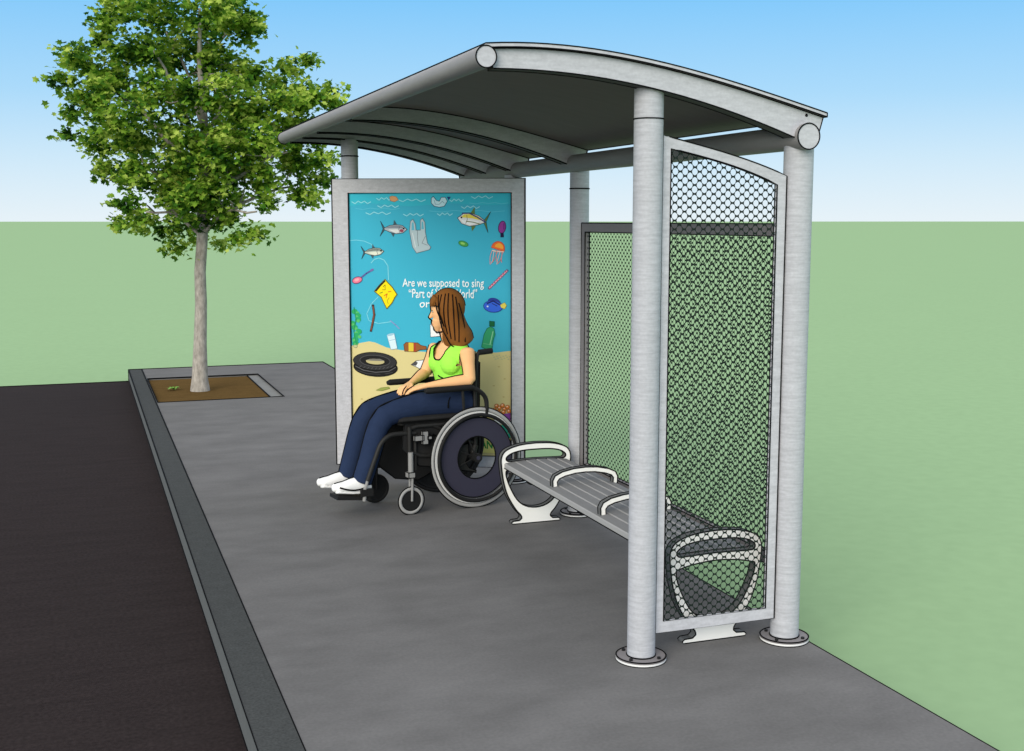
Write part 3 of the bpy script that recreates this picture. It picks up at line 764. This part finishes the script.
# brake
b = MB(IK); b.box((.385, .195, .47), (.45, .215, .505), 'steel', r=.003); b.box((.355, .196, .445), (.395, .216, .53), 'steel', r=.003); b.box((.33, .197, .475), (.36, .217, .495), 'steel', r=.003)
b.build('brake', WC, True)
for v, far in ((.20, False), (-.20, True)):
    x = .475 if not far else .545; r = .090 if not far else .098
    f = MB(IK)
    f.tube([(x - .002, v, .40), (x - .002, v, .255)], .017, 'steel' if not far else 'black', 10)
    for s_ in (-.019, .019): f.tube([(x + .002, v + s_, .265), (x - .004, v + s_, .23), (x, v + s_, r)], .008, 'steel' if not far else 'black', 8)
    f.box((x - .022, v - .026, .24), (x + .024, v + .026, .275), 'steel' if not far else 'black', r=.003)
    fo = f.build('caster', WC, True)
    t = MB(IK)
    t.lathe([(r - .014 + .014 * math.cos(a), .013 * math.sin(a)) for a in [k * math.pi / 4 for k in range(8)]], (x, v, r), (0, 1, 0), 'greytyre' if not far else 'black', 36)
    if not far:
        for rr in (r + .001, r - .026): t.circle((x, v + .008, r), (0, 1, 0), rr, .0035, 36)
    t.lathe([(.0, -.010), (r - .026, -.010), (r - .026, .010), (.0, .010)], (x, v, r), (0, 1, 0), 'black', 30, smooth=False, closed=False)
    t.build('tyre', fo, True)
for v in (.165, -.165):
    b = MB(IK)
    b.tube(cr([(.42, v, .515), (.56, v, .520), (.62, v, .505), (.665, v, .46), (.70, v, .38), (.755, v, .24)], 5), .015, 'blackpaint', 10)
    b.tube([(.753, v, .245), (.770, v, .19)], .010, 'steel', 8)
    b.tube([(.770, v, .20), (.778, v, .115)], .012, 'steel', 8)
    b.box((.72, v - .012, .145), (.80, v + .012, .19), 'black', ink=False)
    f = b.build('leg_rest', WC, True)
    b = MB(IK); s_ = 1 if v > 0 else -1
    ya, yb = sorted((v - s_ * .005, v - s_ * .135))
    b.prism([[(.735, .114), (.955 if v > 0 else .86, .140 if v > 0 else .130), (.952 if v > 0 else .857, .160 if v > 0 else .150), (.735, .134)]], lambda a, z, d: V((a, d, z)), ya, yb, 'black', ink=False)
    b.build('footplate', f, True)

# ---------------------------------------------------------------- person (same local frame)
PE = empty('person', WO, math.pi + AL)
tag(PE, 'seated woman with long brown hair, lime tank top, navy trousers, hands on lap', 'person')
CD = V((.45, .885, .12)).normalized()
class Body:
    def __init__(s): s.mb = MB(IK); s.lines = []
    def loft(s, rings, ref, seg=20, m='skin', sil=True, ends=0.6, outl=None):
        """rings: (x, y, z, half-width along ref, half-depth)"""
        P = [V(r[:3]) for r in rings]; n = len(P); vs = []; frames = []
        for i in range(n):
            t = (P[min(i + 1, n - 1)] - P[max(i - 1, 0)]).normalized()
            rf = V(ref(i / (n - 1)) if callable(ref) else ref); u = (rf - t * rf.dot(t)).normalized(); w = t.cross(u); frames.append((t, u, w))
        R_ = []
        # rounded ends
        t, u, w = frames[0]; a = rings[0]
        for k in (0.15, .55, .85): R_.append((P[0] - t * ends * min(a[3], a[4]) * math.sqrt(1 - k * k), u, w, a[3] * k, a[4] * k))
        for i in range(n): R_.append((P[i], frames[i][1], frames[i][2], rings[i][3], rings[i][4]))
        t, u, w = frames[-1]; a = rings[-1]
        for k in (.85, .55, .15): R_.append((P[-1] + t * ends * min(a[3], a[4]) * math.sqrt(1 - k * k), u, w, a[3] * k, a[4] * k))
        for c, u, w, ra, rb in R_:
            for k in range(seg):
                an = 2 * math.pi * k / seg; vs.append(c + u * math.cos(an) * ra + w * math.sin(an) * rb)
        m_ = len(R_)
        fs = [(i * seg + k, i * seg + (k + 1) % seg, (i + 1) * seg + (k + 1) % seg, (i + 1) * seg + k) for i in range(m_ - 1) for k in range(seg)]
        fs += [tuple(reversed(range(seg))), tuple(range((m_ - 1) * seg, m_ * seg))]
        s.mb.add(vs, fs, m, True)
        if sil:
            for sg in (1, -1):
                L = []
                for i in range(n):
                    t, u, w = frames[i]
                    e = t.cross(CD).normalized() * sg          # widest direction of the ring
                    ra, rb = rings[i][3], rings[i][4]; a, b_ = e.dot(u), e.dot(w)
                    k = math.sqrt((a * ra) ** 2 + (b_ * rb) ** 2)
                    L.append(P[i] + (u * (a * ra * ra) + w * (b_ * rb * rb)) / k)
                s.lines.append(L)
    def finish(s, name, parent, voxel, m, keep=None, lines=True, lr=.0056, iters=3, extra=None, rimline=False):
        o = s.mb.build(name + '_raw', None)
        for i, v in enumerate(o.data.vertices): pass
        md = o.modifiers.new('r', 'REMESH'); md.mode = 'VOXEL'; md.voxel_size = voxel; md.use_smooth_shade = True
        sm = o.modifiers.new('s', 'SMOOTH'); sm.iterations = iters; sm.factor = .5
        bpy.context.view_layer.update()
        me = bpy.data.meshes.new_from_object(o.evaluated_get(bpy.context.evaluated_depsgraph_get()))
        bpy.data.objects.remove(o)
        r = MB(lr)
        vs = [v.co.copy() for v in me.vertices]; fs = [tuple(p.vertices) for p in me.polygons]
        if keep:
            fs = [f for f in fs if keep(sum((vs[i] for i in f), V()) / len(f))]
            used = sorted({i for f in fs for i in f}); mp = {k: j for j, k in enumerate(used)}
            vs = [vs[i] for i in used]; fs = [tuple(mp[i] for i in f) for f in fs]
        r.add(vs, fs, m, True)
        if rimline:
            cnt = {}
            for f in fs:
                for i in range(len(f)):
                    e = tuple(sorted((f[i], f[(i + 1) % len(f)]))); cnt[e] = cnt.get(e, 0) + 1
            for (i, j), c in cnt.items():
                if c == 1 and abs(vs[i].y - (.02 if vs[i].z > .9 else 0)) < (.125 if vs[i].z > .9 else 9): r.line([vs[i], vs[j]], r=.0046, seg=4)
        if lines:
            for L in s.lines: r.line(cr([tuple(p) for p in L], 4))
        for L in (extra or []): r.line(L)
        return r.build(name, parent, True)

def tref(t):                                # shoulders turned a little to her left
    a = R(14) * t; return V((-math.sin(a), math.cos(a), 0))
torso = [(.035, 0, .625, .165, .115), (.04, 0, .70, .160, .110), (.06, 0, .78, .135, .092), (.075, 0, .84, .130, .086), (.085, 0, .90, .143, .092), (.088, 0, .96, .158, .096), (.080, 0, 1.01, .158, .082), (.078, 0, 1.045, .125, .066), (.085, 0, 1.075, .070, .056), (.100, 0, 1.11, .048, .050), (.110, 0, 1.17, .046, .048)]
SHN, SHF = V((.050, .168, 1.012)), V((.108, -.165, 1.012))
HO = V((.118, 0, 1.125)); HR = Matrix.Rotation(R(-27), 3, 'Z')
def hp(x, y, z): return HO + HR @ V((x, y, z))
hx = HR @ V((1, 0, 0)); hy = HR @ V((0, 1, 0))

B = Body()
B.loft(torso, tref, 28, sil=False)
for s_, c in ((1, (.138, .090, .935)), (-1, (.156, -.042, .935))): B.mb.ell(c, (.054, .062, .056), 'skin')
# arms
def arm(S_, E_, W_, yo):
    m1 = S_.lerp(E_, .45); 
    B.loft([(*S_, .050, .050), (*S_.lerp(E_, .25), .048, .046), (*m1, .042, .041), (*E_, .037, .037)], (0, 1, 0), 18)
    B.loft([(*E_, .037, .037), (*E_.lerp(W_, .3), .038, .036), (*E_.lerp(W_, .7), .028, .026), (*W_, .0215, .018)], (0, 1, 0), 18)
EN, WN = V((.055, .215, .838)), V((.325, .125, .806))
EF, WF = V((.165, -.215, .845)), V((.335, -.085, .798))
arm(SHN, EN, WN, 1); arm(SHF, EF, WF, -1)
def hand(W_, d, side, nrm, thumb_side, drop):
    d = V(d).normalized(); nrm = V(nrm).normalized(); side = nrm.cross(d).normalized() * thumb_side
    nrm = nrm
    B.loft([(*W_, .021, .017), (*(W_ + d * .03), .030, .015), (*(W_ + d * .065), .038, .014), (*(W_ + d * .088), .036, .012)], side, 16, sil=False)
    L = [.068, .075, .070, .055]
    for k in range(4):
        off = (k - 1.5) * .0185
        base = W_ + d * .078 - side * off
        pts = [base]; a = .0; dd = d.copy()
        for j, fr_ in enumerate((.45, .30, .25)):
            ax = side; dd = (Matrix.Rotation(R(drop) * (1 if thumb_side > 0 else -1), 3, ax) @ dd).normalized()
            if dd.dot(nrm) > d.dot(nrm) + .01: dd = (Matrix.Rotation(R(-2 * drop) * (1 if thumb_side > 0 else -1), 3, ax) @ dd).normalized()
            pts.append(pts[-1] + dd * L[k] * fr_)
        B.loft([(*pts[0], .0095, .0095), (*pts[1], .0088, .0088), (*pts[2], .0078, .0078), (*pts[3], .0066, .0066)], side, 10, sil=(k in (0,)))
    tb = W_ + d * .022 + side * .024
    t1 = tb + (d * .8 + side * .55 - nrm * .1).normalized() * .034; t2 = t1 + (d * .95 + side * .2 - nrm * .25).normalized() * .030; t3 = t2 + (d - nrm * .25).normalized() * .018
    B.loft([(*tb, .013, .012), (*t1, .0105, .010), (*t2, .009, .0085), (*t3, .007, .007)], side, 10, sil=False)
hand(WN, (.80, -.58, -.25), None, (.1, .12, 1), -1, 13)
hand(WF, (.80, .50, -.22), None, (.1, -.1, 1), 1, 13)
# head
B.loft([(*hp(-.012, 0, .055), .050, .060), (*hp(-.004, 0, .085), .062, .078), (*hp(0, 0, .125), .070, .090), (*hp(.0, 0, .170), .073, .096), (*hp(-.005, 0, .215), .068, .088), (*hp(-.010, 0, .250), .048, .060)], hy, 24, sil=False)
B.loft([(*hp(.052, 0, .020), .020, .020), (*hp(.050, 0, .045), .036, .034), (*hp(.045, 0, .08), .048, .044)], hy, 16, sil=False)   # jaw and chin
B.loft([(*hp(.084, 0, .140), .009, .012), (*hp(.094, 0, .118), .010, .012), (*hp(.100, 0, .103), .012, .011)], hy, 12, sil=False)   # nose
B.mb.ell(hp(.081, 0, .066), (.010, .022, .008), 'skin', HR); B.mb.ell(hp(.079, 0, .052), (.010, .018, .008), 'skin', HR)
for s_ in (1, -1): B.mb.ell(hp(-.005, s_ * .074, .115), (.018, .008, .030), 'skin', HR)
# thighs and shins under the trousers
for s_, xo in ((1, 0), (-1, .02)):
    B.loft([(.04, s_ * .09, .665, .075, .07), (.35, s_ * .095, .675, .062, .062), (.60 + xo, s_ * .095, .625, .048, .050)], (0, 1, 0), 14, sil=False)
    B.loft([(.62 + xo, s_ * .095, .61, .048, .048), (.70 + xo, s_ * .1, .42, .045, .045), (.78 + xo * .5, s_ * .1, .22, .034, .034), (.80 + xo * .5, s_ * .1, .195, .034, .03)], (0, 1, 0), 14, sil=False)
face = [[hp(.099, 0, .200), hp(.098, 0, .165), hp(.094, 0, .142), hp(.103, 0, .122), hp(.113, 0, .104), hp(.104, 0, .092), hp(.093, 0, .084), hp(.094, 0, .066), hp(.089, 0, .058), hp(.088, 0, .050), hp(.080, 0, .040), hp(.078, 0, .022), hp(.058, .005, .002), hp(.020, .03, .012), hp(-.01, .045, .03)]]
tlc = [[(.165, .062, 1.012), (.168, .052, .990)], [(.172, .040, 1.012), (.178, .034, .995)]]
body = B.finish('body', PE, .0042, 'skin', extra=face)
for s_ in (1, -1):
    b = MB(.003)
    b.ell(hp(.082, s_ * .031, .143), (.006, .012, .005), 'eyewhite', HR); b.ell(hp(.0865, s_ * .031, .143), (.003, .005, .005), 'blackpaint', HR)
    b.line([hp(.083, s_ * .045, .146), hp(.0895, s_ * .031, .151), hp(.087, s_ * .018, .147)], r=.002)
    b.build('eye', body, True)
b = MB(.003); b.line([hp(.086, .020, .059), hp(.0925, 0, .059), hp(.086, -.020, .059)], r=.0022, m='lips'); b.build('lips', body, True)

# trousers
B = Body()
for s_, xo in ((-1, .025), (1, 0.0)):
    B.loft([(.02, s_ * .088, .665, .098, .100), (.15, s_ * .092, .680, .092, .092), (.35, s_ * .098, .680, .084, .084), (.52 + xo, s_ * .100, .652, .074, .074), (.60 + xo, s_ * .100, .625, .071, .071), (.645 + xo, s_ * .100, .570, .068, .066), (.672 + xo, s_ * .100, .50, .066, .066), (.712 + xo, s_ * .10, .37, .063, .063), (.765 + xo * .6, s_ * .10, .222, .060, .062)], (0, 1, 0), 20, 'jeans', ends=.15)
B.loft([(.025, 0, .64, .172, .120), (.035, 0, .70, .168, .116), (.055, 0, .775, .143, .100)], (0, 1, 0), 24, 'jeans', sil=False, ends=.1)
B.finish('trousers', PE, .005, 'jeans', extra=[cr([(.10, .12, .765), (.18, .17, .72), (.20, .19, .66)], 4)])

# tank top
B = Body()
infl = [(x + .004, y, z, a + .013, c + (.014 if z < .98 else .020)) for x, y, z, a, c in torso[2:9]]
infl[0] = (.058, 0, .765, .156, .112)
B.loft(infl, lambda t: tref(.2 + .6 * t), 28, 'top', sil=True, ends=.05)
for c in ((.128, .086, .930), (.150, -.042, .930)): B.mb.ell(c, (.066, .084, .074), 'top')
def keep_top(p):
    a = R(12); lat = (p - V((.085, 0, 0))).dot(V((-math.sin(a), math.cos(a), 0))); fr_ = (p - V((.085, 0, 0))).dot(V((math.cos(a), math.sin(a), 0)))
    if p.z < .768: return False
    w = abs(lat - .005)
    if p.z > .925 and w > .150: return False
    if w < .074:
        zc = (.955 if fr_ > 0 else .985) + .10 * (w / .074) ** 3
        if p.z > zc: return False
    if p.z > 1.062: return False
    return True
folds = [cr([(.175, .135, .835), (.195, .10, .822), (.202, .05, .828)], 4), cr([(.185, .02, .842), (.19, .0, .836), (.19, -.03, .842)], 3)]
def ts(z, deg, off=.016):
    rr = [interp([(q_[2], q_[k]) for q_ in torso], z) for k in (0, 3, 4)]
    u = tref(.45); w_ = V((u.y, -u.x, 0)); a = R(deg)
    return V((rr[0] + .004, 0, z)) + u * math.cos(a) * (rr[1] + off) + w_ * math.sin(a) * (rr[2] + off)
folds = [cr([tuple(ts(.842, 38)), tuple(ts(.832, 52)), tuple(ts(.826, 66)), tuple(ts(.832, 74))], 4), cr([tuple(ts(.852, 88)), tuple(ts(.842, 78)), tuple(ts(.838, 70))], 4)]
B.finish('tank_top', PE, .0045, 'top', keep=keep_top, rimline=True, extra=folds)

# hair
B = Body()
B.mb.ell(hp(-.016, 0, .168), (.112, .092, .124), 'hair', HR, 24, 16)
B.loft([(*hp(-.020, 0, .17), .088, .095), (*hp(-.030, 0, .10), .094, .088), (*hp(-.052, 0, .02), .100, .096), (*hp(-.080, 0, -.035), .106, .100), (*hp(-.104, 0, -.078), .100, .088)], hy, 24, 'hair', sil=True, ends=.2)
B.loft([(*hp(.060, .020, .235), .050, .030), (*hp(.080, .015, .205), .050, .022), (*hp(.086, .0, .180), .045, .014)], hy, 16, 'hair', sil=False, ends=.3)
def keep_hair(p):
    l = HR.transposed() @ (p - HO)
    if l.x > .042 and l.z < .178: return False
    if l.x > .022 and l.z < .09: return False
    return True
st = []
for (u0, z0_, u1, z1_, bow) in ((.060, .235, .035, .10, .012), (.045, .25, .010, .05, .015), (.025, .255, .02, .02, .02), (.0, .26, -.012, .0, .018), (-.02, .262, -.035, -.03, .012), (-.045, .255, -.06, -.04, 0), (-.065, .24, -.085, -.05, -.008), (-.085, .20, -.125, -.05, -.012)):
    L = []
    for k in range(9):
        t = k / 8; u = u0 + (u1 - u0) * t + bow * math.sin(t * 3.14); z = z0_ + (z1_ - z0_) * t
        # half width of the hair at this height, on her left side
        cxc = interp([(-.11, -.112), (-.078, -.104), (-.035, -.080), (.02, -.052), (.10, -.030), (.17, -.017), (.4, -.016)], z)
        kk = math.sqrt(max(.05, 1 - ((z - .168) / .124) ** 2)) if z > .168 else 1
        rx = .112 * kk if z > .168 else interp([(-.1, .094), (0, .097), (.1, .098), (.168, .112)], z)
        ry = .092 * kk if z > .168 else interp([(-.1, .100), (-.035, .106), (.02, .100), (.1, .094), (.168, .092)], z)
        s_ = max(-.85, min(.95, (u - cxc) / rx)); L.append(hp(u, ry * math.sqrt(1 - s_ * s_) + .0005, z))
    st.append(L)
profile = [hp(.098, .0, .176), hp(.100, .0, .20), hp(.096, .0, .225)] + [hp(-.016 + .1125 * math.cos(R(a)), 0, .168 + .1245 * math.sin(R(a))) for a in (42, 55, 70, 85, 100, 115, 130, 145, 160, 175)]
edge = [hp(.094, .0, .182), hp(.083, .04, .180), hp(.060, .072, .18), hp(.042, .086, .175), hp(.043, .086, .13), hp(.026, .094, .09), hp(.024, .096, .04), hp(-.01, .098, -.03), hp(-.03, .100, -.065), hp(-.07, .097, -.092), hp(-.12, .085, -.105)]
B.finish('hair', PE, .005, 'hair', keep=keep_hair, lr=.0040, extra=st + [cr([tuple(p) for p in profile], 3), cr([tuple(p) for p in edge], 3)])

# shoes
for s_, xo in ((1, 0.0), (-1, .022)):
    B = Body(); y = s_ * .10
    B.loft([(.725 + xo, y, .186, .036, .036), (.765 + xo, y, .200, .042, .052), (.80 + xo, y, .206, .045, .054), (.84 + xo, y, .206, .046, .046), (.89 + xo, y, .202, .048, .036), (.925 + xo, y, .203, .045, .031), (.950 + xo, y, .205, .030, .025)], (0, 1, 0), 20, 'shoe', sil=True)
    B.loft([(.725 + xo, y, .158, .040, .013), (.84 + xo, y, .168, .047, .013), (.94 + xo, y, .182, .042, .013)], (0, 1, 0), 20, 'shoe', sil=False)
    ext = [cr([(.765 + xo, y + .045, .192), (.83 + xo, y + .048, .186), (.885 + xo, y + .049, .196), (.93 + xo, y + .042, .212)], 4)] if s_ > 0 else []
    B.finish('shoe', PE, .004, 'shoe', extra=ext)

# ---------------------------------------------------------------- light, sky, camera
w = bpy.data.worlds.new('World'); scene.world = w; w.use_nodes = True
nt = w.node_tree; bg = nt.nodes['Background']
sky = nt.nodes.new('ShaderNodeTexSky'); sky.sky_type = 'NISHITA'; sky.sun_disc = False
SUN_EL, SUN_AZ = R(21), R(222)          # azimuth measured clockwise from +Y
sky.sun_elevation = SUN_EL; sky.sun_rotation = SUN_AZ
tc = nt.nodes.new('ShaderNodeTexCoord'); sx = nt.nodes.new('ShaderNodeSeparateXYZ')
nt.links.new(tc.outputs['Generated'], sx.inputs[0])
rp = nt.nodes.new('ShaderNodeValToRGB'); e = rp.color_ramp.elements
cs = [(0.0, (236, 248, 255)), (0.05, (208, 236, 255)), (0.10, (172, 221, 255)), (0.18, (126, 202, 255)), (0.42, (236, 242, 250)), (1.0, (250, 251, 255))]
while len(e) < len(cs): e.new(.5)
for i, (p, c) in enumerate(cs): e[i].position = p; e[i].color = (*[lin(v) for v in c], 1)
nt.links.new(sx.outputs['Z'], rp.inputs['Fac'])
sm_ = nt.nodes.new('ShaderNodeVectorMath'); sm_.operation = 'SCALE'; sm_.inputs['Scale'].default_value = 0.08
nt.links.new(sky.outputs[0], sm_.inputs[0])
mx = nt.nodes.new('ShaderNodeMix'); mx.data_type = 'RGBA'; mx.inputs[0].default_value = 0.93
nt.links.new(sm_.outputs[0], mx.inputs[6]); nt.links.new(rp.outputs['Color'], mx.inputs[7])
nt.links.new(mx.outputs[2], bg.inputs['Color'])
br = nt.nodes.new('ShaderNodeMapRange'); br.inputs[1].default_value = .25; br.inputs[2].default_value = .8; br.inputs[3].default_value = 1.0; br.inputs[4].default_value = 1.35
nt.links.new(sx.outputs['Z'], br.inputs[0]); nt.links.new(br.outputs[0], bg.inputs['Strength'])     # upper sky, out of view, brightened to add ambient light
L = bpy.data.lights.new('sun', 'SUN'); L.energy = 3.0; L.angle = R(42); L.color = (1, .92, .78)
lo = bpy.data.objects.new('sun', L); col.objects.link(lo)
d = V((math.sin(SUN_AZ) * math.cos(SUN_EL), math.cos(SUN_AZ) * math.cos(SUN_EL), math.sin(SUN_EL)))
lo.rotation_euler = d.to_track_quat('Z', 'Y').to_euler(); lo.location = (0, 0, 10)

cam = bpy.data.cameras.new('camera'); co = bpy.data.objects.new('camera', cam); col.objects.link(co)
cam.sensor_fit = 'HORIZONTAL'; cam.sensor_width = 36; cam.lens = 1191 / 1024 * 36; cam.clip_end = 20000; cam.clip_start = .05
co.location = CAM
yaw, pit = R(19.8684), R(7.3913)
co.rotation_euler = (math.pi / 2 - pit, 0, -yaw)
scene.camera = co
scene.view_settings.view_transform = 'Standard'; scene.view_settings.look = 'None'
scene.view_settings.exposure = 0; scene.view_settings.gamma = 1; scene.view_settings.use_curve_mapping = False
scene.cycles.max_bounces = 6
